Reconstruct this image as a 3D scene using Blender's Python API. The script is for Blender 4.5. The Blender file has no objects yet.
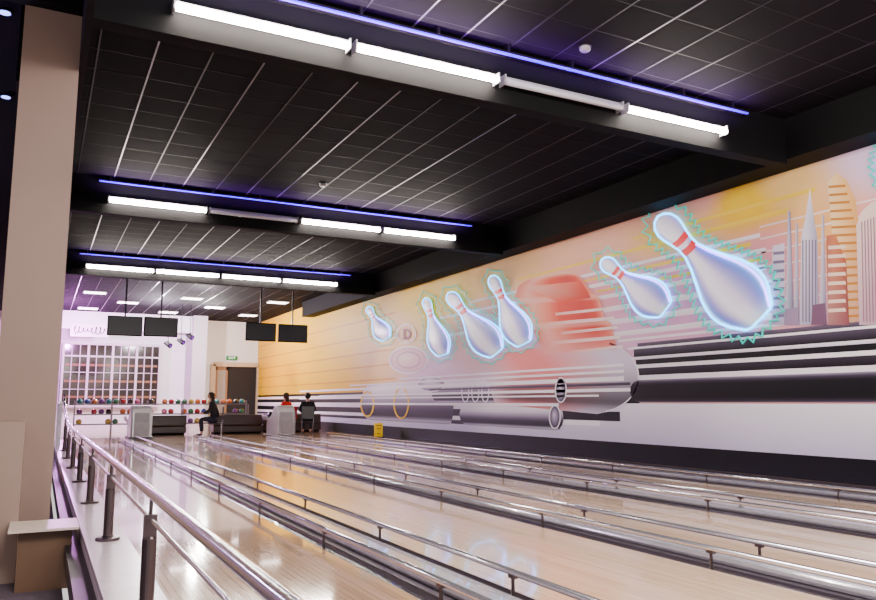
import bpy, math, random
from mathutils import Vector
random.seed(4)
D=bpy.data; COL=bpy.context.scene.collection
# ------------------------------------------------------------------ view geometry
YAW=math.radians(27.43); TILT=math.radians(7.64); F=760.0; EYE=Vector((0,0,1.1))
c_,s_=math.cos(YAW),math.sin(YAW); ct,st=math.cos(TILT),math.sin(TILT)
RT=Vector((c_,-s_,0)); FW=Vector((s_*ct,c_*ct,st)); UP=Vector((-s_*st,-c_*st,ct))
def ray(px,py): return RT*((px-438)/F)+UP*((300-py)/F)+FW
def onX(px,py,X): d=ray(px,py); return EYE+d*(X/d.x)
def onY(px,py,Y): d=ray(px,py); return EYE+d*(Y/d.y)
def onZ(px,py,Z): d=ray(px,py); return EYE+d*((Z-1.1)/d.z)
WX=9.8; YB=39.0; CZ=5.15
def lin(c):
    r=[]
    for v in c[:3]:
        v=max(0,min(255,v))/255.0
        r.append(v/12.92 if v<=.04045 else ((v+.055)/1.055)**2.4)
    return (r[0],r[1],r[2],1.0)
# ------------------------------------------------------------------ materials
MATS={}
def mat(name,rgb,rough=.5,metal=0.0,emis=0.0,var=.12,scale=8.0,coat=0.0,bump=0.0,spec=.5):
    if name in MATS: return MATS[name]
    m=D.materials.new(name); m.use_nodes=True; nt=m.node_tree; b=nt.nodes['Principled BSDF']
    c=lin(rgb)
    tc=nt.nodes.new('ShaderNodeTexCoord'); nz=nt.nodes.new('ShaderNodeTexNoise'); nz.inputs['Scale'].default_value=scale
    nz.inputs['Detail'].default_value=4
    nt.links.new(tc.outputs['Object'],nz.inputs['Vector'])
    mx=nt.nodes.new('ShaderNodeMix'); mx.data_type='RGBA'
    mx.inputs[6].default_value=tuple(v*(1-var) for v in c[:3])+(1,)
    mx.inputs[7].default_value=tuple(min(1,v*(1+var)) for v in c[:3])+(1,)
    nt.links.new(nz.outputs['Fac'],mx.inputs[0]); nt.links.new(mx.outputs[2],b.inputs['Base Color'])
    b.inputs['Roughness'].default_value=rough; b.inputs['Metallic'].default_value=metal
    b.inputs['Coat Weight'].default_value=coat; b.inputs['Specular IOR Level'].default_value=spec
    if emis>0:
        b.inputs['Emission Color'].default_value=c; b.inputs['Emission Strength'].default_value=emis
    MATS[name]=m; return m
def wood(name,c1,c2,bw=1.8,bh=.045,rough=.12,swap=True,scale=1.0):
    m=D.materials.new(name); m.use_nodes=True; nt=m.node_tree; b=nt.nodes['Principled BSDF']
    tc=nt.nodes.new('ShaderNodeTexCoord'); sp=nt.nodes.new('ShaderNodeSeparateXYZ'); cb=nt.nodes.new('ShaderNodeCombineXYZ')
    nt.links.new(tc.outputs['Object'],sp.inputs[0])
    nt.links.new(sp.outputs['Y' if swap else 'X'],cb.inputs['X']); nt.links.new(sp.outputs['X' if swap else 'Y'],cb.inputs['Y'])
    br=nt.nodes.new('ShaderNodeTexBrick'); nt.links.new(cb.outputs[0],br.inputs['Vector'])
    br.inputs['Color1'].default_value=lin(c1); br.inputs['Color2'].default_value=lin(c2)
    br.inputs['Mortar'].default_value=lin(tuple(v*.75 for v in c2)); br.inputs['Scale'].default_value=1.0
    br.inputs['Brick Width'].default_value=bw; br.inputs['Row Height'].default_value=bh; br.inputs['Mortar Size'].default_value=.0016
    br.inputs['Bias'].default_value=-.1
    nz=nt.nodes.new('ShaderNodeTexNoise'); nz.inputs['Scale'].default_value=3
    mp=nt.nodes.new('ShaderNodeMapping'); mp.inputs['Scale'].default_value=(14,.6,1)
    nt.links.new(tc.outputs['Object'],mp.inputs[0]); nt.links.new(mp.outputs[0],nz.inputs['Vector'])
    mx=nt.nodes.new('ShaderNodeMix'); mx.data_type='RGBA'; mx.blend_type='MULTIPLY'; mx.inputs[0].default_value=.12
    nt.links.new(br.outputs['Color'],mx.inputs[6]); nt.links.new(nz.outputs['Fac'],mx.inputs[7])
    nt.links.new(mx.outputs[2],b.inputs['Base Color'])
    b.inputs['Roughness'].default_value=rough; b.inputs['Coat Weight'].default_value=.55; b.inputs['Coat Roughness'].default_value=.04
    MATS[name]=m; return m
def vcmat(name,rough=.45,emis=0.0,sat=1.0,gam=1.0,spec=.5):
    m=D.materials.new(name); m.use_nodes=True; nt=m.node_tree; b=nt.nodes['Principled BSDF']
    a=nt.nodes.new('ShaderNodeVertexColor'); a.layer_name='Col'
    hs=nt.nodes.new('ShaderNodeHueSaturation'); hs.inputs['Saturation'].default_value=sat
    gm=nt.nodes.new('ShaderNodeGamma'); gm.inputs[1].default_value=gam
    nt.links.new(a.outputs['Color'],hs.inputs['Color']); nt.links.new(hs.outputs[0],gm.inputs[0])
    nt.links.new(gm.outputs[0],b.inputs['Base Color'])
    b.inputs['Roughness'].default_value=rough; b.inputs['Specular IOR Level'].default_value=spec
    if emis>0:
        nt.links.new(gm.outputs[0],b.inputs['Emission Color']); b.inputs['Emission Strength'].default_value=emis
    MATS[name]=m; return m
BLACK=mat('black_paint',(6,5,7),.75,spec=.15)
TILE=mat('dark_ceiling_tile',(20,16,22),.9,scale=60,var=.15,spec=.08)
TBAR=mat('lit_tee_bar',(112,103,114),.35,metal=.3)
TBAR2=mat('dark_tee_bar',(26,22,29),.6,metal=.1,spec=.2)
TBAR3=mat('dim_tee_bar',(38,33,42),.5,metal=.1,spec=.3)
CHROME=mat('brushed_steel',(232,228,232),.16,metal=1,var=.05,scale=30)
SILVR=mat('polished_steel_rail',(222,218,226),.18,metal=.9,var=.05,scale=30)
DSTEEL=mat('dark_steel',(58,54,60),.3,metal=.8)
POSTM=mat('bronze_grey_steel',(92,80,82),.28,metal=.85)
GREYCAP=mat('silver_divider_laminate',(196,191,200),.16,metal=.5,coat=.6)
GUTTER=mat('grey_gutter_plastic',(74,66,72),.22,coat=.4)
UNDER=mat('dark_subfloor',(40,36,42),.4)
WHITE=mat('white_paint',(240,236,242),.5)
WARMW=mat('cream_wall_paint',(190,168,152),.6)
TAUPE=mat('mauve_beige_pillar_paint',(136,112,102),.65,scale=3,var=.05)
LILAC=mat('lilac_grey_paint',(150,136,156),.6)
BROWN=mat('dark_brown_leather',(60,42,34),.4)
TUBE=mat('lit_fluorescent_tube',(255,244,230),.4,emis=150,var=0)
PURPLE=mat('purple_led_strip',(70,8,215),.4,emis=1.4,var=0)
PANELL=mat('lit_ceiling_panel',(255,240,238),.4,emis=12,var=0)
LANE=wood('maple_lane_boards',(228,194,156),(213,177,139))
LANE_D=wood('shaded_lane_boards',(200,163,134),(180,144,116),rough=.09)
APPR=wood('approach_boards',(202,164,126),(184,146,110),1.2,.09,rough=.14)
# ------------------------------------------------------------------ mesh builder
class M:
    def __init__(s): s.v=[];s.f=[];s.m=[];s.c=None
    def face(s,pts,mi=0):
        n=len(s.v); s.v+= [tuple(p) for p in pts]; s.f.append(tuple(range(n,n+len(pts)))); s.m.append(mi)
    def box(s,x0,x1,y0,y1,z0,z1,mi=0):
        n=len(s.v)
        s.v+=[(x0,y0,z0),(x1,y0,z0),(x1,y1,z0),(x0,y1,z0),(x0,y0,z1),(x1,y0,z1),(x1,y1,z1),(x0,y1,z1)]
        for f in [(0,3,2,1),(4,5,6,7),(0,1,5,4),(1,2,6,5),(2,3,7,6),(3,0,4,7)]:
            s.f.append(tuple(n+i for i in f)); s.m.append(mi)
        return s
    def cyl(s,p0,p1,r,n=12,mi=0,r2=None,cap=True):
        p0=Vector(p0);p1=Vector(p1);r2=r if r2 is None else r2
        d=(p1-p0).normalized(); a=Vector((0,0,1)) if abs(d.z)<.9 else Vector((1,0,0))
        u=d.cross(a).normalized(); w=d.cross(u)
        b=len(s.v)
        for p,rr in((p0,r),(p1,r2)):
            for i in range(n):
                t=2*math.pi*i/n; s.v.append(tuple(p+u*math.cos(t)*rr+w*math.sin(t)*rr))
        for i in range(n):
            j=(i+1)%n; s.f.append((b+i,b+j,b+n+j,b+n+i)); s.m.append(mi)
        if cap:
            s.f.append(tuple(b+i for i in range(n))[::-1]); s.m.append(mi)
            s.f.append(tuple(b+n+i for i in range(n))); s.m.append(mi)
        return s
    def tube(s,pts,r,n=8,mi=0,closed=False):
        pts=[Vector(p) for p in pts]; k=len(pts); b=len(s.v)
        for i,p in enumerate(pts):
            a=pts[(i-1)%k] if (closed or i>0) else p; q=pts[(i+1)%k] if (closed or i<k-1) else p
            d=(q-a).normalized(); ax=Vector((1,0,0)) if abs(d.x)<.9 else Vector((0,0,1))
            u=d.cross(ax).normalized(); w=d.cross(u)
            for j in range(n):
                t=2*math.pi*j/n; s.v.append(tuple(p+u*math.cos(t)*r+w*math.sin(t)*r))
        for i in range(k if closed else k-1):
            for j in range(n):
                jj=(j+1)%n; i2=(i+1)%k
                s.f.append((b+i*n+j,b+i*n+jj,b+i2*n+jj,b+i2*n+j)); s.m.append(mi)
        return s
    def lathe(s,prof,o=(0,0,0),n=20,mi=0,sx=1,sy=1):
        b=len(s.v)
        for r,z in prof:
            for i in range(n):
                t=2*math.pi*i/n; s.v.append((o[0]+sx*r*math.cos(t),o[1]+sy*r*math.sin(t),o[2]+z))
        for k in range(len(prof)-1):
            for i in range(n):
                j=(i+1)%n; s.f.append((b+k*n+i,b+k*n+j,b+(k+1)*n+j,b+(k+1)*n+i)); s.m.append(mi)
        return s
    def sph(s,o,r,n=16,m=10,mi=0,sx=1,sy=1,sz=1):
        return s.lathe([(max(r*math.sin(math.pi*k/m),1e-4),-r*sz*math.cos(math.pi*k/m)) for k in range(m+1)],o,n,mi,sx,sy)
    def ext(s,prof,x0,x1,mi=0):
        n=len(prof);b=len(s.v)
        s.v+=[(x0,p[0],p[1]) for p in prof]+[(x1,p[0],p[1]) for p in prof]
        for i in range(n):
            j=(i+1)%n; s.f.append((b+i,b+j,b+n+j,b+n+i)); s.m.append(mi)
        s.f.append(tuple(range(b,b+n))[::-1]); s.m.append(mi); s.f.append(tuple(range(b+n,b+2*n))); s.m.append(mi)
        return s
    def obj(s,name,mats,parent=None,loc=(0,0,0),smooth=False,bevel=0,**kw):
        me=D.meshes.new(name); me.from_pydata(s.v,[],s.f)
        if not isinstance(mats,(list,tuple)): mats=[mats]
        for m in mats: me.materials.append(m)
        me.polygons.foreach_set('material_index',s.m)
        if smooth: me.polygons.foreach_set('use_smooth',[True]*len(s.f))
        if s.c is not None:
            a=me.color_attributes.new('Col','FLOAT_COLOR','POINT')
            for i,cc in enumerate(s.c): a.data[i].color=cc
        me.update()
        o=D.objects.new(name,me); COL.objects.link(o); o.location=loc
        if parent: o.parent=parent
        if bevel>0:
            md=o.modifiers.new('bevel','BEVEL'); md.width=bevel; md.segments=2; md.limit_method='ANGLE'
        for k,v in kw.items(): o[k]=v
        return o
def thing(name,label,cat,loc=(0,0,0),rz=0,group=None):
    e=D.objects.new(name,None); e.empty_display_size=.1; COL.objects.link(e); e.location=loc; e.rotation_euler[2]=rz
    e['label']=label; e['category']=cat
    if group: e['group']=group
    return e
def clone(root,loc,rz=None):
    n=root.copy(); COL.objects.link(n); n.location=loc
    if rz is not None: n.rotation_euler[2]=rz
    for ch in root.children:
        k=ch.copy(); COL.objects.link(k); k.parent=n
    return n
def S(o,label,cat): o['kind']='structure'; o['label']=label; o['category']=cat; return o
# ------------------------------------------------------------------ room shell
S(M().box(.25,WX,23.4,YB,-.2,0).obj('floor',APPR),'polished wooden approach and concourse floor','floor')
S(M().box(.25,WX,-1,23.4,-.2,-.06).obj('floor',UNDER),'dark sunken floor beneath the bowling lanes','floor')
S(M().box(-6,.25,-1,YB,-.6,-.4).obj('floor',mat('grey_carpet',(96,84,96),.9,scale=40)),'grey carpeted walkway floor','floor')
S(M().box(-6.2,WX+.2,-1,YB+.2,CZ,CZ+.15).obj('ceiling',TILE),'suspended ceiling of black square tiles','ceiling')
S(M().box(WX,WX+.2,-1,YB+.2,-.6,CZ).obj('wall_right',WARMW),'long side wall carrying the bowling mural','wall')
S(M().box(-6.2,-6,-1,YB+.2,-.6,CZ).obj('wall_left',LILAC),'lilac grey side wall','wall')
S(M().box(-6,WX,YB,YB+.2,-.6,CZ).obj('wall_back',mat('white_wall_paint',(248,244,244),.55)),'white painted end wall','wall')
m=M(); x=.35; i=0
while x<9.3: m.box(x-.009,x+.009,-1,YB,CZ-.006,CZ-.0005,0 if i in (1,3,5,6,9) else 2); x+=.6; i+=1  # light caught by some long bars is put into their brighter colour
y=.2
while y<YB: m.box(.2,9.3,y-.006,y+.006,CZ-.003,CZ-.0005,1); y+=.6
S(m.obj('trim_1',[TBAR,TBAR2,TBAR3]),'metal tee grid of the suspended ceiling','ceiling grid')
for i,yy in enumerate((7.05,14.65,22.25)):
    S(M().box(.2,9.3,yy,yy+.2,4.48,CZ).obj('trim_%d'%(i+2),BLACK),'black boxed ceiling beam running across the lanes','beam')
S(M().box(9.3,WX,-1,30,4.55,CZ).obj('trim_5',BLACK),'black bulkhead above the mural','bulkhead')
S(M().box(.14,.2,-1,8.5,4.33,CZ).box(-.42,.2,8.5,YB,4.33,CZ).box(-6,.2,7.8,7.95,4.9,CZ).obj('trim_6',BLACK),'black bulkhead along the walkway side','bulkhead')
S(M().box(.37,.62,-1,23,-.4,.06).box(.35,.64,-1,23,.06,.10,1).obj('wall_lane_edge',[mat('pale_pink_wall',(222,206,210),.5),mat('pale_ledge_laminate',(206,190,198),.25)]),'low pale ledge wall carrying the handrail','low wall')
S(M().box(-.36,.14,7.95,8.5,-.4,CZ).obj('wall_pillar',TAUPE),'mauve beige painted square pillar','pillar')
S(M().box(-1.6,-.10,7.5,7.95,-.4,.93).obj('wall_parapet',[mat('beige_parapet_paint',(146,122,110),.62,scale=3,var=.05)]),'beige painted low wall joining the pillar','low wall')
sh=thing('counter','pale topped ledge counter with brown wooden front beside the pillar','counter',(0,7.0,-.4))
M().box(-.09,.30,.10,.5,0,.48).obj('body',mat('dark_beech_panel',(104,76,56),.5,scale=5),sh)
M().box(-.16,.345,-.04,.5,.48,.50).obj('top',mat('cream_counter_top',(216,198,184),.35),sh)
# ------------------------------------------------------------------ lanes
DIV=[2.25,4.3,6.35,8.4]
lanes=[(.64,2.08),(2.42,4.13),(4.47,6.18),(6.52,8.23)]
for i,(a,b) in enumerate(lanes):
    cx=(a+b)/2; L=thing('bowling_lane','glossy maple bowling lane with grey gutters','bowling lane',(cx,1,0),group='bowling lanes')
    hw=(b-a)/2-.12
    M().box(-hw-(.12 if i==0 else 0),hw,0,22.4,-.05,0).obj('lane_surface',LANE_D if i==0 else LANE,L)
    for (g0,g1) in ((a-cx,-hw),(hw,b-cx))[(1 if i==0 else 0):]:
        n=8; mm=M(); w=(g1-g0)
        for k in range(n):
            t0=math.pi*k/n;t1=math.pi*(k+1)/n
            xa=g0+w*(1-math.cos(t0))/2; xb=g0+w*(1-math.cos(t1))/2; za=-.002-.045*math.sin(t0); zb=-.002-.045*math.sin(t1)
            mm.face([(xa,0,za),(xb,0,zb),(xb,22.4,zb),(xa,22.4,za)])
        mm.obj('gutter',GUTTER,L,smooth=True)
for i,xd in enumerate(DIV):
    d=thing('lane_divider','slim low silver capped divider between bowling lanes','lane divider',(xd,1,-.06),group='lane dividers')
    M().box(-.17,.17,0,22.4,0,.06).obj('body',mat('grey_divider_base',(84,76,84),.3),d)
    M().ext([(0,.06),(22.4,.06),(22.4,.115),(0,.115)],-.12,.12).obj('cap',GREYCAP,d,bevel=.025)
w=thing('lane_side_platform','dark platform strip along the mural wall','platform',(8.6,1,-.06))
M().box(-.02,1.17,0,22.4,0,.05).obj('body',mat('dark_vinyl',(60,50,58),.35),w)
def bumper():
    b=thing('bumper_rail','slim steel bumper rail on short posts beside a gutter','bumper rail',(0,1,0),group='bumper rails')
    M().cyl((0,0,.125),(0,22.3,.125),.019,10).obj('rail',SILVR,b,smooth=True)
    ps=M().cyl((0,0,-.045),(0,0,.115),.011,8).box(-.014,.014,-.03,.03,.092,.135).obj('post',POSTM,b,(0,.9,0))
    for k in range(1,12):
        q=ps.copy(); COL.objects.link(q); q.parent=b; q.location=(0,.9+k*1.95,0)
    return b
b0=bumper(); first=True
for xd in DIV:
    for sgn in (-1,1):
        if xd==DIV[-1] and sgn==1: continue
        x=xd+sgn*.235
        if first: b0.location=(x,1,0); first=False
        else: clone(b0,(x,1,0))
# ------------------------------------------------------------------ handrail
hr=thing('handrail','polished steel handrail with collared posts on the pale ledge','handrail',(.5,1.65,.10))
HR=.57
M().tube([(0,-2,HR),(0,13.5,HR),(0,14.2,HR+.03),(0,17.2,HR+.28),(0,17.9,HR+.42),(0,18.05,HR+.52),(0,18.0,HR+.60)],.026,14).obj('top_rail',CHROME,hr,smooth=True)
M().tube([(0,-2,HR-.12),(0,13.5,HR-.12),(0,14.2,HR-.09),(0,17.2,HR+.16),(0,17.9,HR+.2)],.011,8).obj('lower_rail',CHROME,hr,smooth=True)
ps=M().lathe([(.001,0),(.085,0),(.085,.016),(.078,.022),(.045,.026),(.038,.034)],n=24).lathe([(.034,.02),(.034,.36),(.028,.37),(.001,.37)],n=16).cyl((0,0,.36),(0,0,HR-.02),.010,8).box(-.03,.03,-.018,.018,.36,.47).obj('post',POSTM,hr)
for k in range(1,8):
    q=ps.copy(); COL.objects.link(q); q.parent=hr; q.location=(0,k*2.28,0)
    if k>6: q.scale=(1,1,1.38)
fe=thing('railing','white and steel railing at the end of the walkway','railing',(.45,20.2,.10))
for k in range(5): M().box(-.03,.03,-.03,.03,0,1.0).obj('post',WHITE,fe,(0,k*.7,0))
M().box(-.035,.035,-.05,2.85,.96,1.02).obj('top_rail',CHROME,fe); M().box(-.02,.02,-.05,2.85,.5,.53).obj('lower_rail',CHROME,fe)
# ------------------------------------------------------------------ light fittings
def batten(lit):
    b=thing('fluorescent_batten','lit white fluorescent batten fixed to a black beam' if lit else 'unlit white fluorescent batten fixed to a black beam','ceiling light',group='fluorescent battens')
    M().box(-.85,.85,.02,.102,.02,.08).box(-.865,-.85,-.04,.1,-.035,.08).box(.85,.865,-.04,.1,-.035,.08).obj('housing',mat('grey_white_housing',(170,164,174),.5),b)
    M().cyl((-.84,-.015,0),(.84,-.015,0),.038,14).obj('tube',TUBE if lit else mat('unlit_diffuser',(196,190,202),.3),b,smooth=True)
    return b
lit=batten(True); un=batten(False); fl=[True,True]
CXs=[1.73,3.51,5.31,7.11]
states=[[1,1,0,1],[1,0,1,1],[1,1,1,1]]
for r,yy in enumerate((6.95,14.55,22.15)):
    for k,cx in enumerate(CXs):
        src=lit if states[r][k] else un; idx=0 if states[r][k] else 1
        loc=(cx,yy,4.70)
        if fl[idx]: src.location=loc; fl[idx]=False
        else: clone(src,loc)
tk=thing('led_track','steel track with a glowing purple light strip','track light',(.7,6.98,5.03),group='purple light tracks')
M().box(0,7.7,-.06,.072,.010,.035).obj('track',DSTEEL,tk)
M().box(0,7.7,-.064,-.03,-.008,.012).obj('light_strip',PURPLE,tk)
for k in range(9): M().box(-.015,.015,-.07,.05,.035,.119).obj('bracket',DSTEEL,tk,(.2+k*.9,0,0))
clone(tk,(.7,14.58,5.03)); clone(tk,(.7,22.18,5.03))
def dome(px,py):
    p=onZ(px,py,CZ-.01)
    o=thing('smoke_detector','small round detector on the black ceiling','smoke detector',(p.x,p.y,CZ),group='ceiling detectors')
    M().lathe([(.06,-.012),(.065,-.04),(.05,-.06),(.001,-.065)],n=18).obj('body',mat('detector_plastic',(150,146,150),.4),o,smooth=True)
    M().cyl((0,0,-.012),(0,0,0),.075,18).obj('base',DSTEEL,o)
dome(585,47); dome(323,184)
for px,py in ((95,292),(192,298),(278,302),(88,308),(168,312),(248,315),(128,302),(215,307)):
    p=onZ(px,py,CZ)
    if p.y>38: p.y=38
    o=thing('ceiling_panel_light','square lit panel recessed into the black ceiling','ceiling light',(p.x,p.y,CZ),group='square panel lights')
    M().box(-.4,.4,-.3,.3,-.03,-.0).obj('frame',WHITE,o)
    M().box(-.37,.37,-.27,.27,-.036,-.03).obj('diffuser',PANELL,o)
# ------------------------------------------------------------------ mural
mu=M(); mu.c=[]
YM=YB-.06
def put(X,p,c): mu.v.append((X,min(p.y,YM),max(p.z,0.0))); mu.c.append(lin(c))
def mpoly(pts,cols,lay):
    X=WX-.004-.003*lay
    if not isinstance(cols,list): cols=[cols]*len(pts)
    n=len(mu.v)
    for p,cc in zip(pts,cols): put(X,onX(p[0],p[1],WX),cc)
    mu.f.append(tuple(range(n,n+len(pts)))); mu.m.append(0)
def band(ya,yb,x0,x1,ca,cb,lay,taper=0):
    za=onX(876,ya,WX).z; zb=onX(876,yb,WX).z; y0=min(onX(x0,402,WX).y,YM); y1=onX(x1,402,WX).y
    X=WX-.004-.003*lay
    n=len(mu.v); zb=max(zb,0.0)
    zm=(za+zb)/2; h=(za-zb)/2*(1-taper)
    mu.v+=[(X,y0,zm+h),(X,y1,za),(X,y1,zb),(X,y0,zm-h)]; mu.c+=[lin(ca),lin(ca),lin(cb),lin(cb)]
    mu.f.append((n,n+1,n+2,n+3)); mu.m.append(0)
CP=[(255,340,(252,190,0)),(280,370,(252,190,0)),(300,345,(254,198,0)),(330,350,(255,208,40)),(345,325,(255,210,30)),(375,355,(252,212,150)),(300,395,(240,198,90)),(420,305,(255,224,90)),(400,330,(250,212,160)),
(430,370,(230,200,226)),(520,262,(255,214,150)),(600,232,(253,198,170)),(650,212,(248,182,172)),(560,330,(244,176,198)),(620,335,(238,198,226)),
(700,195,(248,188,182)),(740,205,(255,218,70)),(790,185,(254,214,150)),(870,160,(236,208,238)),(700,300,(226,178,224)),(770,250,(246,172,182)),
(825,230,(252,200,140)),(876,230,(242,165,172)),(876,320,(222,170,204)),(1100,100,(236,180,205)),(1100,300,(236,160,180)),(480,330,(244,190,205)),(450,290,(255,222,110)),(640,300,(234,162,200)),(500,395,(230,210,230)),(560,255,(252,200,165)),(680,270,(234,172,210)),(590,290,(248,176,182)),(660,240,(255,212,130))]
def bgc(x,y):
    W=0;r=[0,0,0]
    for a,b,c in CP:
        w=1/((x-a)**2+(1.4*(y-b))**2+60)**1.6; W+=w
        for i in range(3): r[i]+=w*c[i]
    return [v/W for v in r]
NX,NZ=130,26
pxs=[254.6+ (1380-254.6)*(i/NX)**1.25 for i in range(NX+1)]
base=len(mu.v)
for i,px in enumerate(pxs):
    Y=min(onX(px,402,WX).y,YM)
    for j in range(NZ+1):
        top=4.55 if Y<30 else CZ-.01
        Z=top*j/NZ
        v=Vector((WX,Y,Z))-EYE; fx=v.dot(FW); x_=438+F*v.dot(RT)/fx; y_=300-F*v.dot(UP)/fx
        mu.v.append((WX-.004,Y,Z)); mu.c.append(lin(bgc(x_,y_)))
for i in range(NX):
    for j in range(NZ):
        a=base+i*(NZ+1)+j; mu.f.append((a,a+NZ+1,a+NZ+2,a+1)); mu.m.append(0)
WH=(255,250,255); BK=(12,10,16); LV=(232,224,240)
for ya,yb,x0,x1 in ((206,211,470,770),(224,230,440,775),(243,250,560,775),(262,270,430,780),(281,290,600,785),(300,308,560,800),(312,316,620,800)):
    band(ya,yb,x0,x1,WH,(250,232,242),1,.2)
for ya,yb,x0,x1 in ((198,200,770,1100),(212,214,770,1100),(228,230,770,1100),(246,248,765,1100),(266,268,765,1100),(286,288,765,1100)):
    band(ya,yb,x0,x1,(250,226,226),(250,226,226),1,0)
for ya,yb,x0,x1 in ((185,191,520,800),(214,219,560,760),(234,239,600,770),(170,175,640,830)):
    band(ya,yb,x0,x1,(255,226,110),(255,212,110),1,.5)
for ya in (190,235,275,310,345):
    band(ya,ya+4,256,395,(228,158,10),(228,162,30),1)
# tall curved orange-tan tower
mpoly([(828,182),(837,173),(847,180),(856,200),(861,235),(865,325),(838,325),(834,250)],[(255,232,190),(255,218,165),(246,200,140),(238,184,122),(230,172,120),(206,156,134),(226,186,152),(250,220,178)],2)
for k in range(17):
    y=186+k*8.1; xl=829+ k*.58; xr=min(846+ (k*2.1 if k<7 else 15+k*.2),864)
    mpoly([(xl,y),(xr,y-1.5),(xr,y+1.2),(xl,y+2.2)],(204,140,82),3)
mpoly([(827,236),(836,234),(847,262),(850,325),(829,325)],[(190,120,100),(215,140,105),(175,98,84),(140,84,92),(178,130,130)],4)
for k in range(8):
    y=246+k*9; mpoly([(829,y),(846,y-1),(847,y+2.5),(829,y+3.5)],(248,224,206),5)
mpoly([(857,226),(862,212),(872,203),(884,198),(892,210),(896,240),(896,325),(860,325)],[(240,212,205),(250,226,216),(255,236,226),(246,220,212),(226,196,192),(206,172,182),(188,158,175),(208,176,188)],4)
for k in range(9): mpoly([(862+k*3.0,222-k*1.2),(863.2+k*3,222-k*1.2),(865.2+k*3.2,322),(864+k*3.2,322)],(160,118,136),5)
mpoly([(802,236),(806,218),(810.5,188),(815,222),(818,238),(820,325),(800,325)],[(226,222,238),(238,234,246),(244,242,250),(190,186,210),(176,170,196),(160,150,180),(200,192,212)],3)
for k in range(5): mpoly([(803+k*3.2,240),(804.2+k*3.2,240),(804.2+k*3.2,322),(803+k*3.2,322)],(120,110,140),4)
mpoly([(788.5,210),(791,212),(795,325),(786,325)],[(210,206,226),(130,122,155),(100,90,122),(200,194,216)],3)
mpoly([(796.3,222),(798.2,224),(800,325),(794,325)],[(216,210,228),(150,140,170),(125,116,146),(206,200,220)],2)
mpoly([(822.5,214),(824.5,216),(827,325),(820,325)],[(216,210,228),(150,140,170),(125,116,146),(206,200,220)],2)
mpoly([(773,246),(785,243),(786,325),(772,325)],[(228,220,240)]*2+[(190,178,206)]*2,3)
for k in range(8): mpoly([(774,252+k*9),(785,251+k*9),(785,254+k*9),(774,255+k*9)],(130,118,150),4)
mpoly([(743,266),(758,261),(759,325),(742,325)],[(234,220,242)]*2+[(206,190,220)]*2,3)
mpoly([(905,150),(925,140),(935,325),(903,325)],[(225,190,190)]*2+[(160,125,135)]*2,3)
mpoly([(945,190),(985,180),(995,330),(943,330)],[(200,160,160)]*2+[(130,100,115)]*2,3)
mpoly([(814,305),(826,303),(828,325),(812,325)],(120,90,112),6)
mpoly([(786,309),(799,307),(800,325),(785,325)],(160,140,168),6)
def air(cx,cy,rx,ry,rot,hx,hy,chigh,cmid,cedge,lay,n=36,rings=7,soft=False):
    X=WX-.004-.003*lay; cr,sr=math.cos(rot),math.sin(rot); n0=len(mu.v)
    for k in range(rings+1):
        f=k/rings; ox=hx*(1-f); oy=hy*(1-f)
        if f<.55: a=f/.55; c=[chigh[i]*(1-a)+cmid[i]*a for i in range(3)]
        else: a=(f-.55)/.45; c=[cmid[i]*(1-a)+cedge[i]*a for i in range(3)]
        for j in range(n):
            t=2*math.pi*j/n; ex=(rx*math.cos(t))*f+ox; ey=(ry*math.sin(t))*f+oy
            xx=cx+ex*cr-ey*sr; yy=cy+ex*sr+ey*cr
            put(X,onX(xx,yy,WX),bgc(xx,yy) if (soft and k==rings) else c)
    for k in range(rings):
        for j in range(n):
            jj=(j+1)%n; mu.f.append((n0+k*n+j,n0+k*n+jj,n0+(k+1)*n+jj,n0+(k+1)*n+j)); mu.m.append(0)
def lerp(a,b,t):
    t=max(0,min(1,t))
    if not isinstance(a,(list,tuple)): return a*(1-t)+b*t
    return [a[i]*(1-t)+b[i]*t for i in range(3)]
def ramp(st,t):
    if t<=st[0][0]: return st[0][1]
    for i in range(len(st)-1):
        if st[i][0]<=t<=st[i+1][0]: return lerp(st[i][1],st[i+1][1],(t-st[i][0])/(st[i+1][0]-st[i][0]))
    return st[-1][1]
def patch(fn,NU,NV,lay):
    X=WX-.004-.003*lay; n0=len(mu.v)
    for k in range(NU+1):
        for j in range(NV+1):
            x,y,c=fn(k/NU,j/NV); put(X,onX(x,y,WX),c)
    for k in range(NU):
        for j in range(NV):
            q=n0+k*(NV+1)+j; mu.f.append((q,q+NV+1,q+NV+2,q+1)); mu.m.append(0)
def ring(cx,cy,rx,ry,w,col,lay,n=28,a0=0,a1=2*math.pi):
    for k in range(n):
        t0=a0+(a1-a0)*k/n;t1=a0+(a1-a0)*(k+1)/n
        q=[(cx+rx*math.cos(t0),cy+ry*math.sin(t0)),(cx+rx*math.cos(t1),cy+ry*math.sin(t1)),(cx+(rx-w)*math.cos(t1),cy+(ry-w)*math.sin(t1)),(cx+(rx-w)*math.cos(t0),cy+(ry-w)*math.sin(t0))]
        mpoly(q,col,lay)
band(404,460,256,1380,(248,242,252),(212,202,228),1)
band(460,497,256,1380,BK,(26,20,32),5)
band(376,384,256,640,BK,BK,2,.2)
band(384,392,256,640,WH,WH,2,.1)
band(392,404,256,640,BK,BK,2,.1)
band(416,430,256,620,BK,BK,2,.0)
band(430,438,256,600,WH,WH,2,.0)
band(438,446,256,560,(60,52,68),BK,2,.2)
def yat(y0,x0,x): return 402+(y0-402)*(x-45)/(x0-45)
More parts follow.
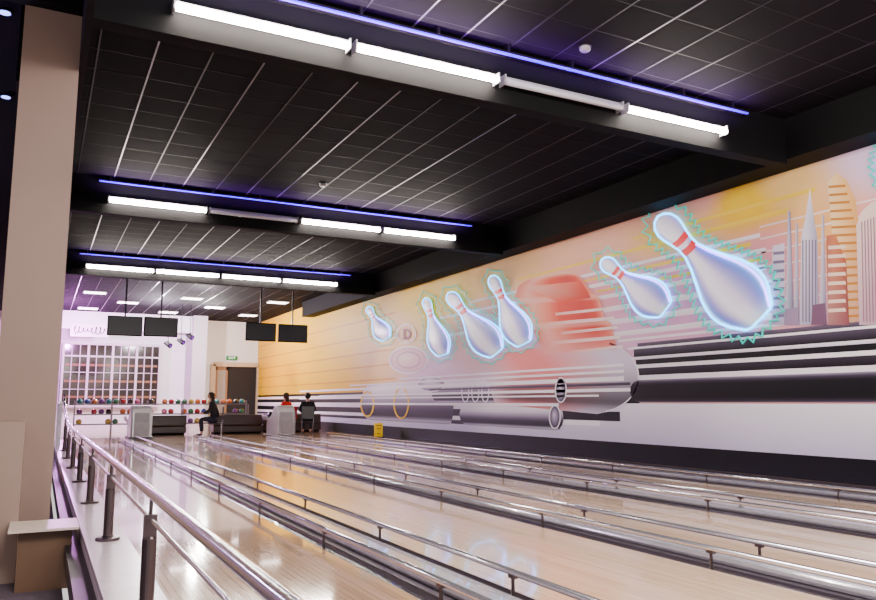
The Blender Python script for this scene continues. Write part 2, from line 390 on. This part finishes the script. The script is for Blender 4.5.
def barrel(x0,yt,yb,x1,lay,st,cx=10,ex=0,fade=0):
    def fn(a,b):
        e=math.sqrt(max(0,1-(2*b-1)**2)); xl=x0-cx*e; xr=x1+ex*e; x=xl+(xr-xl)*a
        y=yat(yt+(yb-yt)*b,x0,x); c=ramp(st,b)
        if fade: c=lerp(bgc(x,y),c,a/fade)
        return x,y,c
    patch(fn,16,20,lay)
PG=[(0,(236,226,238)),(.14,(250,244,252)),(.3,(222,212,228)),(.5,(140,130,150)),(.68,(56,48,62)),(.86,(30,26,36)),(.94,(200,190,210)),(1,(140,130,150))]
barrel(370,385,420,450,3,PG,cx=8,ex=4)
barrel(440,381,403,560,4,PG,cx=8,ex=8)
barrel(468,405,425,556,4,PG,cx=8,ex=8)
# large pale rounded form: coral pink on its far side, grey lilac rounded nose
def big(a,b):
    e=math.sqrt(max(0,1-((2*b-1)**2)*.985)); xr=592+48*e; xl=478+18*b
    x=xl+(xr-xl)*a; y0=340+(414-340)*b; y=y0+(1-a)*(16-26*b)
    v=ramp([(0,1.0),(.15,1.0),(.35,.99),(.52,.84),(.7,.58),(.86,.36),(.94,.74),(1,.9)],b)
    c=lerp((252,158,152),(232,220,238),(a-.42)/.42); c=[q*v for q in c]
    c=lerp(bgc(x,y),c,(a-.02)/.24 if b<.6 else (a+.05)/.2)
    return x,y,c
patch(big,24,24,5)
ring(597,377,43,36,1.3,(252,248,254),6,a0=-1.25,a1=1.35)
# angular salmon form in three segments
def hood(a,b):
    xl=ramp([(0,540),(.04,528),(.12,519),(.3,515),(.34,520),(.62,522),(.66,532),(1,546)],b)
    xr=ramp([(0,566),(.04,580),(.28,594),(.32,600),(.62,606),(.66,612),(1,618)],b)
    x=xl+(xr-xl)*a; y=277+(354-277)*b-a*5
    c=ramp([(0,(240,140,118)),(.16,(255,190,168)),(.3,(252,158,134)),(.5,(236,96,78)),(.78,(216,62,52)),(.92,(232,104,88)),(1,(252,172,152))],a)
    if b<.05: c=lerp((255,210,186),c,b/.05)
    if .28<b<.36 or .6<b<.68: c=lerp(c,(255,214,198),.55)
    c=lerp(c,lerp((250,180,172),(246,160,150),a),(b-.6)/.4)
    return x,y,c
patch(hood,18,30,6)
mpoly([(527,287),(582,281),(592,298),(560,303)],[(255,200,176),(240,112,92),(210,56,46),(238,106,86)],7)
for k,(h_,xs_) in enumerate(((2.6,556),(3.2,548),(2.6,562),(3.2,552),(2.6,570))):
    y_=312+k*9.5
    mpoly([(xs_,y_+1),(612+k*3,y_-5),(613+k*3,y_-5+h_),(xs_+1,y_+1+h_)],[(252,190,178),(255,244,240),(255,244,240),(252,190,178)],8)
for ya,yb,x0 in ((347,351,400),(356,360,350),(365,372,300)):
    band(ya,yb,x0,626,WH,WH,8,.2)
band(374,378,430,632,(90,80,98),(60,52,68),8,.2)
band(382,387,320,632,WH,WH,8,.2)
band(391,394,300,600,WH,WH,8,.3)
band(404,409,256,560,WH,WH,8,.1)
# bold speed bands fanning to the near end
band(320,325,640,1380,(110,96,116),(70,60,76),3,0)
band(325,328,630,1380,WH,WH,4,0)
band(328,339,636,1380,(80,70,88),BK,3,0)
band(339,343,625,1380,WH,LV,4,0)
band(343,350,638,1380,BK,BK,4,0)
band(350,355,625,1380,WH,WH,4)
band(355,365,640,1380,(50,43,56),BK,4,0)
band(365,372,600,1380,WH,WH,4)
barrel(640,380,402,1330,6,[(0,(160,150,170)),(.1,(70,62,78)),(.25,BK),(.8,(6,5,9)),(.95,(50,43,56)),(1,(90,80,98))],cx=9)
air(409,360,20,14,0,-4,-3,(255,240,230),(242,206,204),(220,180,194),3)
ring(409,360,20,14,1.4,(255,248,250),4); ring(409,360,12,8.5,1.0,(190,150,172),4)
air(432,384,14,8,0,-3,-4,(250,240,245),(200,188,208),(130,118,142),5); ring(432,384,14,8,1.0,(255,250,255),6)
ring(402,403,8,16,1.5,(250,205,80),7); ring(368,404,7,13,1.5,(250,205,80),7)
for k in range(3): ring(466+k*10,392,4,10.5,1.0,(250,245,252),6)
ring(562,390,6,13,1.2,(252,248,254),9); ring(556,417,6,12,1.2,(252,248,254),9); air(562,390,5,12,0,-1,-3,(226,218,232),(150,138,160),(70,62,78),8); air(556,417,5,11,0,-1,-3,(226,218,232),(150,138,160),(70,62,78),8)
ring(407,334,10,10,1.8,(255,240,232),6)
mpoly([(403.4,328.8),(405.8,328.6),(405.8,339.2),(403.4,339.4)],(150,70,90),7); ring(405.6,334,6.0,5.4,2.0,(150,70,90),7,a0=-1.57,a1=1.57,n=12)
mo=mu.obj('mural',vcmat('printed_mural_vinyl',.5,sat=1.12,gam=1.02,spec=.3)); mo['label']='printed wall mural of pins, skyline and striped machinery'; mo['category']='mural'
# ------------------------------------------------------------------ neon pins on the mural
PROF=[(0,.02),(.015,.2),(.05,.34),(.10,.40),(.15,.38),(.21,.31),(.27,.265),(.33,.28),(.42,.42),(.52,.64),(.62,.86),(.70,.97),(.76,1.0),(.82,.97),(.89,.84),(.95,.66),(.985,.55),(1.0,.40)]
NEON=mat('cyan_neon_tube',(60,190,255),.4,emis=6,var=0); INGLOW=mat('violet_inner_glow',(170,135,255),.4,emis=6,var=0)
TEAL=mat('glowing_turquoise_outline_paint',(0,196,176),.4,emis=.5,var=0)  # zigzag outline brightened with a glow of its own
PINM=vcmat('glowing_pin_face',.35,emis=.36,sat=1.08,gam=1.05); REDM=mat('glowing_red_stripe_paint',(230,15,35),.4,emis=.4,var=0)  # pin face and red stripes brightened with a glow of their own
NP=[0]
def npin(hx,hy,bx,by,hw,burst=1.0,label='white bowling pin sign with glowing cyan neon outline on the mural'):
    ax=Vector((bx-hx,by-hy)); L=ax.length; ax/=L; nr=Vector((-ax.y,ax.x))
    ctr=onX((hx+bx)/2,(hy+by)/2,WX); NP[0]+=1; st_=.044+.003*(NP[0]%3)
    e=thing('neon_bowling_pin',label,'wall sign',(WX-st_,ctr.y,ctr.z),group='neon pins on the mural')
    def P(t,w,off):
        q=Vector((hx,hy))+ax*L*t+nr*w; p=onX(q.x,q.y,WX); return (-off,p.y-ctr.y,p.z-ctr.z)
    m=M(); m.c=[]; NS=16
    fine=[]
    for k in range(len(PROF)-1):
        for s in range(2):
            a=s/2; fine.append((PROF[k][0]*(1-a)+PROF[k+1][0]*a,PROF[k][1]*(1-a)+PROF[k+1][1]*a))
    fine.append(PROF[-1])
    KC=[(0,(250,244,252)),(.3,(224,216,242)),(.6,(156,150,222)),(.8,(124,156,246)),(.92,(190,232,255)),(1.0,(225,248,255))]  # neon glow and blue shading painted into the face colours
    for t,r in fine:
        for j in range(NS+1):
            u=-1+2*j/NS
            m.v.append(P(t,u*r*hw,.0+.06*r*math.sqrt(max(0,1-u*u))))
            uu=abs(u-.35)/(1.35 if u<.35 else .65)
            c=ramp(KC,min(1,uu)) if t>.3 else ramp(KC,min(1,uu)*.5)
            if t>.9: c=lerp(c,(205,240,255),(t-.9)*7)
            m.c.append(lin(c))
    for k in range(len(fine)-1):
        for j in range(NS):
            a=k*(NS+1)+j; m.f.append((a,a+1,a+NS+2,a+NS+1)); m.m.append(0)
    m.obj('pin_face',PINM,e,smooth=True)
    def rad(t):
        for k in range(len(PROF)-1):
            if PROF[k][0]<=t<=PROF[k+1][0]:
                a=(t-PROF[k][0])/(PROF[k+1][0]-PROF[k][0]); return PROF[k][1]*(1-a)+PROF[k+1][1]*a
        return .3
    for t0,t1 in ((.20,.245),(.28,.33)):
        m=M()
        for j in range(NS):
            ua=-1+2*j/NS; ub=-1+2*(j+1)/NS
            q=[]
            for t,u in ((t0,ua),(t0,ub),(t1,ub),(t1,ua)):
                q.append(P(t+.012*(1-u*u),u*rad(t)*hw*1.02,.01+.06*rad(t)*math.sqrt(max(0,1-u*u))))
            m.face(q)
        m.obj('neck_stripe',REDM,e)
    loopL=[P(t,r*hw*1.04,.01) for t,r in fine]; loopR=[P(t,-r*hw*1.04,.01) for t,r in fine]
    tr=.008+hw*.00035
    M().tube(loopL+loopR[::-1],tr,8,closed=True).obj('neon_outline',NEON,e,smooth=True)
    M().tube([P(t,-r*hw*.9,.035) for t,r in fine[14:-2]],tr*.9,8).obj('inner_glow_tube',INGLOW,e,smooth=True)  # added glowing tube stands in for the neon's glow inside the outline
    out=[(t,r*hw) for t,r in fine]+[(t,-r*hw) for t,r in fine[::-1]]
    P2=[Vector((hx,hy))+ax*L*t+nr*w for t,w in out]
    ln=[0]
    for k in range(1,len(P2)): ln.append(ln[-1]+(P2[k]-P2[k-1]).length)
    tot=ln[-1]; N=2*max(16,int(tot/7)); mid=Vector((hx,hy))+ax*L*.5
    pts=[]
    for k in range(N):
        s=tot*k/N; i=0
        while i<len(ln)-2 and ln[i+1]<s: i+=1
        a=(s-ln[i])/max(1e-6,ln[i+1]-ln[i]); q=P2[i].lerp(P2[i+1],a)
        ac=Vector((hx,hy))+ax*min(max((q-Vector((hx,hy))).dot(ax),.12*L),.86*L)
        o=(q-ac); 
        if o.length<1e-6: o=q-mid
        o.normalize()
        d=(hw*.20 if k%2 else hw*.44)*burst+2.2
        pts.append(q+o*d)
    pw=[onX(q.x,q.y,WX) for q in pts]
    M().tube([(.0,p.y-ctr.y,p.z-ctr.z) for p in pw],.008+hw*.0003,6,closed=True).obj('starburst_outline',TEAL,e)
    return e
npin(660,217,763,319,32,.85,label='largest white bowling pin sign with cyan neon outline and starburst')
npin(604,260,668,310,19)
npin(493,276,526,344,15,.8)
npin(450,293,499,353,16,.8)
npin(427,298,445,355,11)
npin(369,307,388,339,9,label='smallest bowling pin sign with cyan neon outline')
npin(922,84,905,192,26)
# ------------------------------------------------------------------ caution sign
cs=thing('floor_sign','small upright yellow warning sign standing by the mural wall','sign',(9.3,21.9,0),rz=.35)
M().box(-.17,.17,-.015,.015,.04,.46).obj('panel',mat('glowing_yellow_plastic',(255,195,10),.4,emis=.3),cs,bevel=.006)  # plastic given a slight glow of its own
M().box(-.15,-.10,-.12,.12,-.008,.04).box(.10,.15,-.12,.12,-.008,.04).obj('foot',mat('dark_rubber',(40,36,34),.6),cs)
m=M()
for zz,wd in ((.36,.22),(.27,.16),(.12,.12)): m.box(-wd/2,wd/2,-.018,-.0155,zz,zz+.022)
m.obj('print',mat('black_print',(30,25,20),.5),cs)
# ------------------------------------------------------------------ monitors
def monitor(px,py):
    p=onY(px,py,24.0)
    o=thing('ceiling_monitor','black flat score monitor hung on a pole','monitor',(p.x,24.0,CZ),group='score monitors')
    z=p.z-CZ
    M().cyl((0,.1,0),(0,.1,z),.025,10).cyl((0,.1,-.03),(0,.1,0),.08,12).obj('pole',DSTEEL,o)
    M().box(-.48,.48,-.03,.07,z-.29,z+.29).obj('screen_casing',BLACK,o,bevel=.01)
    M().box(-.45,.45,-.034,-.03,z-.26,z+.26).obj('back_panel',mat('monitor_back',(20,18,22),.4),o)
    M().box(-.44,.44,.07,.074,z-.25,z+.25).obj('screen',mat('glowing_screen',(90,110,190),.2,emis=1.0),o)
for px,py in ((125,326),(161,327),(261,332),(293,333.5)): monitor(px,py)
# ------------------------------------------------------------------ ball returns + balls
BC=[('red',(160,30,45)),('blue',(40,66,150)),('green',(40,110,74)),('orange',(190,100,50)),('purple',(104,50,126)),('pink',(180,80,124)),('teal',(40,120,130)),('black',(25,22,28)),('yellow',(190,165,70))]
ballmesh={}
for n,c in BC:
    o=M().sph((0,0,.108),.108,16,10).obj('bowling_ball',mat(n+'_ball_resin',c,.12,coat=1,var=.3,scale=14),smooth=True)
    ballmesh[n]=o.data; D.objects.remove(o)
def ball(x,y,z,grp,n=None):
    n=n or random.choice(BC)[0]
    o=D.objects.new('bowling_ball',ballmesh[n]); COL.objects.link(o); o.location=(x,y,z)
    o['label']='glossy %s bowling ball resting on the rack'%n if 'rack' in grp else 'glossy %s bowling ball on the ball return'%n
    o['category']='bowling ball'; o['group']=grp
SILV=mat('silver_grey_plastic',(190,184,188),.3,coat=.4); DG=mat('charcoal_plastic',(52,50,56),.4)
def ballreturn(x,y):
    o=thing('ball_return','silver grey ball return machine with curved hood and tray','ball return',(x,y,0),group='ball returns')
    prof=[(-.75,0),(.35,0),(.38,.5),(.2,.62),(0,.7),(-.15,.86),(-.3,.97),(-.48,1.0),(-.62,.94),(-.72,.78),(-.78,.5)]
    M().ext(prof,-.30,.30).obj('hood',SILV,o,bevel=.05)
    M().ext([(-.80,.1),(-.76,.1),(-.76,.5),(-.70,.78),(-.72,.78),(-.80,.5)],-.2,.2).obj('front_panel',mat('pale_grey_panel',(150,144,150),.4),o)
    M().box(-.34,.34,-.78,.4,0,.08).obj('plinth',DG,o)
    for a in (-.24,.24): M().box(a-.012,a+.012,-.83,-.80,.1,.8).obj('trim_strip',CHROME,o)
    M().box(-.33,.33,.38,.95,.50,.56).box(-.36,-.31,.38,.95,.56,.66).box(.31,.36,.38,.95,.56,.66).box(-.2,.2,.6,.9,0,.5).obj('ball_tray',SILV,o,bevel=.015)
    for k,(dx,dy) in enumerate(((-.15,.53),(.12,.54),(-.12,.79),(.15,.81))): ball(x+dx,y+dy,.562,'balls on the ball return')
ballreturn(2.7,24.9); ballreturn(7.0,24.7)
def rack(x0,y,w):
    o=thing('ball_rack','long continuous open ball rack with shelves of bowling balls','ball rack',(x0,y,0))
    nu=5; RS=mat('rack_grey_steel',(110,100,106),.35,metal=.6)
    for k in range(nu+1): xx=w*k/nu; M().box(xx-.02,xx+.02,-.2,-.15,0,1.0).box(xx-.02,xx+.02,.15,.2,0,1.15).obj('upright',RS,o)
    for zz in (.25,.62,1.0):
        M().box(.03,w-.03,-.14,-.1,zz,zz+.04).box(.03,w-.03,.1,.14,zz,zz+.04).box(.03,w-.03,-.1,.1,zz-.01,zz+.005).obj('shelf',RS,o)
        n=int((w-.1)/.25)
        for k in range(n):
            if random.random()<(.96 if zz>.9 else .6): ball(x0+.17+k*.25,y,zz+.006,'balls on the racks')
rack(1.15,31.5,6.4)
def sofa(x,y,w,rz=0):
    o=thing('sofa','low dark brown leather bench sofa by the approach','sofa',(x,y,0),rz,group='brown bench sofas')
    M().box(-w/2,w/2,-.35,.35,.06,.28).obj('base',BROWN,o,bevel=.02)
    M().box(-w/2,w/2,-.38,-.2,.28,.66).obj('backrest',BROWN,o,bevel=.05)
    n=max(1,int(w/.65))
    for k in range(n): 
        a=-w/2+k*w/n; M().box(a+.01,a+w/n-.01,-.2,.36,.28,.44).obj('seat_cushion',mat('tan_leather',(84,58,44),.4),o,bevel=.03)
    M().box(-w/2+.05,w/2-.05,-.3,.3,0,.06).obj('plinth',BLACK,o)
sofa(3.7,27.4,1.5); sofa(6.2,27.4,1.7); sofa(8.3,28.0,2.2)
# ------------------------------------------------------------------ people
def skin(name,verts,edges,rads,material,parent,roots=(0,),sub=2):
    me=D.meshes.new(name); me.from_pydata(verts,edges,[]); o=D.objects.new(name,me); COL.objects.link(o)
    md=o.modifiers.new('skin','SKIN')
    if not me.skin_vertices: 
        return o
    for i,r in enumerate(rads):
        sv=me.skin_vertices[0].data[i]; rr=r if isinstance(r,tuple) else (r,r); sv.radius=rr; sv.use_root=(i in roots)
    sd=o.modifiers.new('sub','SUBSURF'); sd.levels=sub; sd.render_levels=sub
    dg=bpy.context.evaluated_depsgraph_get(); nm=D.meshes.new_from_object(o.evaluated_get(dg)); 
    D.objects.remove(o); nm.materials.clear(); nm.materials.append(material)
    nm.polygons.foreach_set('use_smooth',[True]*len(nm.polygons))
    o=D.objects.new(name,nm); COL.objects.link(o); o.parent=parent; return o
SKINM=mat('skin_tone',(214,160,132),.5); 
def person(x,y,rz,jacket,trousers,hair,label,lean=0.0,long=False):
    e=thing('person',label,'person',(x,y,0),rz)
    L=lean
    V=[(0,0,.56),(0,L*.3,.78),(0,L*.7,.98),(0,L,1.13),(0,L+.02,1.20),(0,L+.03,1.29),(0,L+.02,1.38)]
    R=[.11,.10,.12,.05,.06,(.08,.095),(.06,.07)]
    E=[(i,i+1) for i in range(6)]
    V.append((0,L+.135,1.275));R.append(.014);E.append((5,7))
    roots=[0]
    for s in (-1,1):
        n=len(V)
        V+=[(s*.17,L*.8,1.06),(s*.24,L*.6+.08,.82),(s*.17,L*.5+.32,.74),(s*.15,L*.5+.39,.73)]
        R+=[.055,.042,.027,(.032,.018)]; E+=[(2,n),(n,n+1),(n+1,n+2),(n+2,n+3)]
        h=V[n+3]
        for f in range(4):
            k=len(V); fx=(f-1.5)*.019; ln=(.030,.035,.033,.026)[f]
            V+=[(h[0]+fx,h[1]+.015,h[2]),(h[0]+fx,h[1]+.02+ln,h[2]-.008),(h[0]+fx,h[1]+.02+ln*1.7,h[2]-.032)]
            R+=[.009,.008,.007]; E+=[(k,k+1),(k+1,k+2)]; roots.append(k)
        k=len(V); V+=[(h[0]-s*.02,h[1]-.02,h[2]),(h[0]-s*.045,h[1]+.01,h[2]-.01),(h[0]-s*.05,h[1]+.035,h[2]-.015)]; R+=[.011,.010,.008]; E+=[(k,k+1),(k+1,k+2)]; roots.append(k)
        n=len(V)
        V+=[(s*.10,.04,.54),(s*.13,.46,.54),(s*.13,.42,.10),(s*.14,.55,.045)]
        R+=[.08,.058,.038,.032]; E+=[(0,n),(n,n+1),(n+1,n+2),(n+2,n+3)]
    skin('body',V,E,R,SKINM,e,roots)
    jv=[(0,0,.55),(0,L*.3,.78),(0,L*.7,.99),(0,L*.95,1.10)];jr=[.16,.155,.17,.08];je=[(0,1),(1,2),(2,3)]
    for s in(-1,1):
        n=len(jv); jv+=[(s*.18,L*.8,1.06),(s*.25,L*.6+.08,.82),(s*.175,L*.5+.30,.745)]; jr+=[.08,.068,.048]; je+=[(2,n),(n,n+1),(n+1,n+2)]
    skin('jacket',jv,je,jr,mat(jacket[0],jacket[1],.8),e)
    tv=[(0,0,.55)];tr=[.135];te=[]
    for s in(-1,1):
        n=len(tv); tv+=[(s*.10,.06,.545),(s*.13,.46,.55),(s*.13,.42,.14)]; tr+=[.10,.075,.055]; te+=[(0,n),(n,n+1),(n+1,n+2)]
    skin('trousers',tv,te,tr,mat(trousers[0],trousers[1],.8),e)
    for s in(-1,1):
        skin('shoe',[(s*.13,.40,.06),(s*.14,.50,.05),(s*.145,.60,.04)],[(0,1),(1,2)],[.055,.05,.04],mat('dark_shoe',(50,40,44),.5),e)
    hm=M().sph((0,L+.005,1.315),.108,16,10,sy=1.05,sz=1.05)
    if long: hm.sph((0,L-.05,1.18),.085,14,8,sz=1.9,sy=.7)
    keep=[];km=[]
    for f,mi in zip(hm.f,hm.m):
        cy=sum(hm.v[i][1] for i in f)/len(f); cz=sum(hm.v[i][2] for i in f)/len(f)
        if cy>L+.045 and cz<1.345: continue
        keep.append(f);km.append(mi)
    hm.f=keep;hm.m=km
    hm.obj('hair',mat(hair[0],hair[1],.7,var=.4,scale=60),e,smooth=True)
    for s in(-1,1):
        M().sph((s*.034,L+.108,1.30),.013,8,6).obj('eye',mat('eye_dark',(40,30,30),.2),e,smooth=True)
        M().sph((s*.088,L+.03,1.285),.028,8,6,sx=.4,sy=.7).obj('ear',SKINM,e,smooth=True)
    M().box(-.022,.022,L+.105,L+.116,1.235,1.243).obj('mouth',mat('lip_tone',(170,90,85),.5),e)
    return e
person(5.1,25.5,math.radians(75),('dark_jacket_cloth',(38,34,42)),('dark_jeans_cloth',(36,40,58)),('dark_brown_hair',(48,32,24)),'seated person in dark jacket and dark jeans leaning forward',.16,True)
person(7.62,25.95,math.radians(40),('red_jacket_cloth',(240,10,30)),('black_trouser_cloth',(34,32,38)),('brown_hair',(70,46,34)),'seated person in bright red jacket with brown hair',.08,True)
person(8.25,25.7,math.radians(-15),('black_coat_cloth',(26,24,30)),('black_trouser_cloth',(34,32,38)),('black_hair',(28,22,22)),'seated person in black coat beside the person in red',.1)
def chair(x,y,rz,col='red'):
    o=thing('chair','red plastic chair with steel legs' if col=='red' else 'dark plastic chair with steel legs','chair',(x,y,0),rz,group='%s chairs'%col)
    R=mat('red_plastic',(215,20,35),.35) if col=='red' else mat('dark_plastic',(44,38,44),.4)
    M().box(-.22,.22,-.22,.22,.40,.43).obj('seat',R,o,bevel=.01); M().box(-.22,.22,-.24,-.21,.52,.95).obj('backrest',R,o,bevel=.01)
    for a in(-1,1):
        for b in(-1,1): M().cyl((a*.19,b*.19,0),(a*.19,b*.19,.40),.013,8).obj('leg',CHROME,o)
    for a in (-1,1): M().cyl((a*.19,-.225,.40),(a*.19,-.225,.55),.011,8).obj('back_support',CHROME,o)
chair(5.1,25.5,math.radians(75),'dark'); chair(7.62,25.95,math.radians(40),'red'); chair(8.25,25.7,math.radians(-15),'dark')
# ------------------------------------------------------------------ end wall : window, sign, door, exit sign
def rectY(px0,py0,px1,py1,Y):
    a=onY(px0,py0,Y); b=onY(px1,py1,Y); return a.x,b.x,min(a.z,b.z),max(a.z,b.z)
x0,x1,z0,z1=rectY(64,343,158,396,38.7); z0=.9
m=M()
m.box(x0,x1,38.75,38.95,z0,z1,1)
for k in range(13):
    xx=x0+(x1-x0)*k/12; wd=.05 if k%3==0 else .016; m.box(xx-wd,xx+wd,38.6,38.8,z0,z1,0)
for f_,h_ in ((0,.05),(.80,.035),(1,.05),(.27,.014),(.54,.014)): zz=z0+(z1-z0)*f_; m.box(x0,x1,38.62,38.8,zz-h_,zz+h_,0)
for f_ in (.15,.4,.66): zz=z0+(z1-z0)*f_; m.box(x0+.1,x1-.1,38.7,38.76,zz-.05,zz+.05,2)
S(m.obj('window_1',[mat('frame_offwhite',(214,204,208),.5),mat('dark_amber_glass',(44,34,26),.12,emis=.15,scale=1.5,var=.8),mat('brown_wood_shelf',(130,88,54),.5)]),'wide glazed partition with white grid and brown shelving behind','window')
sg=thing('wall_sign','small pale sign with dark script above the partition','sign',(onY(90,330,37.3).x,37.46,onY(90,330,37.3).z))
M().box(-.8,.8,-.02,.04,-.3,.3).obj('panel',mat('pale_sign_panel',(250,228,248),.4,emis=.4,var=0),sg,bevel=.01)
pts=[]
for k in range(160):
    t=k/159; a=t*2*math.pi*7.5; amp=.12+.06*math.sin(t*9+1)
    pts.append((-.66+t*1.3+.05*math.sin(a+1.2),-.04,amp*math.sin(a)))
M().tube(pts,.02,6).obj('emblem',mat('dark_plum_print',(50,20,50),.4),sg,smooth=True)
xa,xb,za,zb=rectY(213,364,257,432,38.9)
BF=mat('door_frame_beige',(206,182,152),.5)
m=M(); m.box(xa,xb,38.94,38.98,0,zb,1)  # dark sheet painted as the shade inside the open doorway
for xx,wd in ((xa,.12),(xb,.12)): m.box(xx-wd,xx+wd,38.74,38.98,0,zb,0)
m.box(xa,xb,38.74,38.98,zb-.12,zb+.1,0)
# wood framed leaf with glazed panel
m.box(xa+.12,xa+.22,38.78,38.9,0,zb-.12,2); m.box(xa+.62,xa+.72,38.78,38.9,0,zb-.12,2); m.box(xa+.12,xa+.72,38.78,38.9,zb-.3,zb-.12,2); m.box(xa+.12,xa+.72,38.78,38.9,0,.5,2); m.box(xa+.22,xa+.62,38.83,38.86,.5,zb-.3,3)
S(m.obj('door_1',[BF,mat('doorway_shade',(20,15,15),.6),mat('door_oak_frame',(150,110,74),.5),mat('door_glazing',(170,164,156),.2)]),'dark open doorway with a wood-framed glazed leaf','door')
p=onY(232,359,38.9)
ex=thing('exit_sign','green emergency EXIT sign above the door','sign',(p.x,38.95,p.z+.05))
M().box(-.27,.27,-.06,.05,-.10,.10).obj('panel',mat('green_exit_panel',(10,120,55),.4,emis=.6,var=0),ex)
cu=D.curves.new('letters','FONT'); cu.body='EXIT'; cu.size=.17; cu.align_x='CENTER'; cu.align_y='CENTER'; cu.extrude=.004
to=D.objects.new('letters_source',cu); COL.objects.link(to)
dg=bpy.context.evaluated_depsgraph_get(); lm=D.meshes.new_from_object(to.evaluated_get(dg)); D.objects.remove(to)
lm.materials.clear(); lm.materials.append(mat('white_sign_letters',(250,250,250),.4,emis=1,var=0))
to=D.objects.new('letters',lm); COL.objects.link(to); to.parent=ex; to.location=(0,-.064,0); to.rotation_euler=(math.pi/2,0,0)
xs=onY(193,340,37).x
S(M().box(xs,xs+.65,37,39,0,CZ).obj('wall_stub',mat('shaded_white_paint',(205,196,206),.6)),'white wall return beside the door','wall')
S(M().box(-.4,xs,37.5,37.9,4.35,CZ).obj('trim_7',WHITE),'white fascia above the far window','fascia')
for px,py in ((168,344),(181,341),(190,336)):
    p=onY(px,py,33)
    o=thing('spotlight','small black stage spotlight hung from the ceiling','spotlight',(p.x,33,CZ),group='stage spotlights')
    z=p.z-CZ
    M().cyl((0,0,z+.12),(0,0,0),.012,8).obj('stem',BLACK,o)
    M().cyl((-.1,.14,z+.06),(.08,-.12,z-.08),.07,14,r2=.11).obj('lamp_head',BLACK,o,smooth=False)
    M().box(-.015,.015,-.13,.13,z-.02,z+.12).obj('yoke',BLACK,o)
    M().cyl((.081,-.121,z-.081),(.086,-.128,z-.085),.06,14).obj('lens',mat('violet_lens',(110,40,180),.3,emis=.8,var=0),o)
ar=thing('arcade_machine','colourful arcade cabinet with red marquee and yellow sides','arcade machine',(-.72,13.5,-.1))
M().box(-.45,.45,-.45,.45,-.3,0).obj('plinth',DG,ar)
M().ext([(-.4,0),(.4,0),(.4,1.9),(-.1,1.95),(-.25,1.75),(-.1,1.6),(-.05,1.15),(-.4,1.0)],-.4,.4).obj('cabinet',mat('yellow_cabinet',(240,170,30),.4),ar)
M().box(-.36,.36,-.27,-.1,1.68,1.9).obj('marquee',mat('red_marquee',(230,30,40),.4,emis=1),ar)
M().ext([(-.12,1.18),(-.08,1.18),(-.13,1.6),(-.17,1.6)],-.33,.33).obj('screen',mat('blue_screen',(70,90,220),.3,emis=.6),ar)
M().box(-.36,.36,-.43,-.4,.3,.85).obj('front_art',mat('red_front_art',(210,30,40),.4,emis=.3),ar)
for px,py in ((6,95),(5,10)):
    p=onZ(px,py,CZ)
    o=thing('downlight','small bluish round downlight in the dark ceiling','ceiling light',(p.x,p.y,CZ),group='downlights')
    M().cyl((0,0,-.03),(0,0,0),.07,16).obj('ring',DSTEEL,o); M().cyl((0,0,-.035),(0,0,-.03),.055,16).obj('lens',mat('blue_lens',(130,150,255),.4,emis=6,var=0),o)
# ------------------------------------------------------------------ unseen fill lights
def area(loc,rot,sx,sy,power,col):
    l=D.lights.new('fill_light','AREA'); l.shape='RECTANGLE'; l.size=sx; l.size_y=sy; l.energy=power; l.color=col
    o=D.objects.new('fill_light',l); COL.objects.link(o); o.location=loc; o.rotation_euler=rot
def pt(loc,power,col,r=.15):
    l=D.lights.new('fill_light','POINT'); l.energy=power; l.color=col; l.shadow_soft_size=r
    o=D.objects.new('fill_light',l); COL.objects.link(o); o.location=loc
pt((4.2,33,4.3),1500,(1.0,.88,1.0)); pt((1.0,35.5,3.9),1300,(.88,.28,1.0)); pt((6.2,33,4.4),800,(1,.95,.9)); pt((5,28,4.6),350,(1,.94,.9))  # unseen point lights added to brighten and tint the far end
pt((-2,9,4.2),110,(.6,.35,1.0)); pt((-3,15,4.0),250,(.85,.7,1.0)); pt((-1.5,4,3.0),120,(1,.86,.8))  # unseen fill on the walkway side; warm one added to brighten the ledge wall
for yy in (6.80,14.40,22.0): area((4.5,yy,4.9),(math.radians(165),0,0),7.6,.08,80,(.36,.06,1.0))  # unseen lights added by the tracks to tint the ceiling purple
area((3.5,-.6,4.6),(math.radians(60),0,math.radians(-25)),7,1.2,1150,(1,.94,.88))  # unseen fill light added behind the camera
w=D.worlds.new('world'); bpy.context.scene.world=w; w.use_nodes=True
bg=w.node_tree.nodes['Background']; bg.inputs[0].default_value=(.94,.88,.88,1); bg.inputs[1].default_value=1.05
# ------------------------------------------------------------------ camera
cam=D.cameras.new('camera'); cam.sensor_width=36; cam.lens=F*36/876; co=D.objects.new('camera',cam); COL.objects.link(co)
co.location=EYE; co.rotation_euler=(math.pi/2+TILT,0,-YAW); cam.clip_end=200; cam.clip_start=.05
bpy.context.scene.camera=co
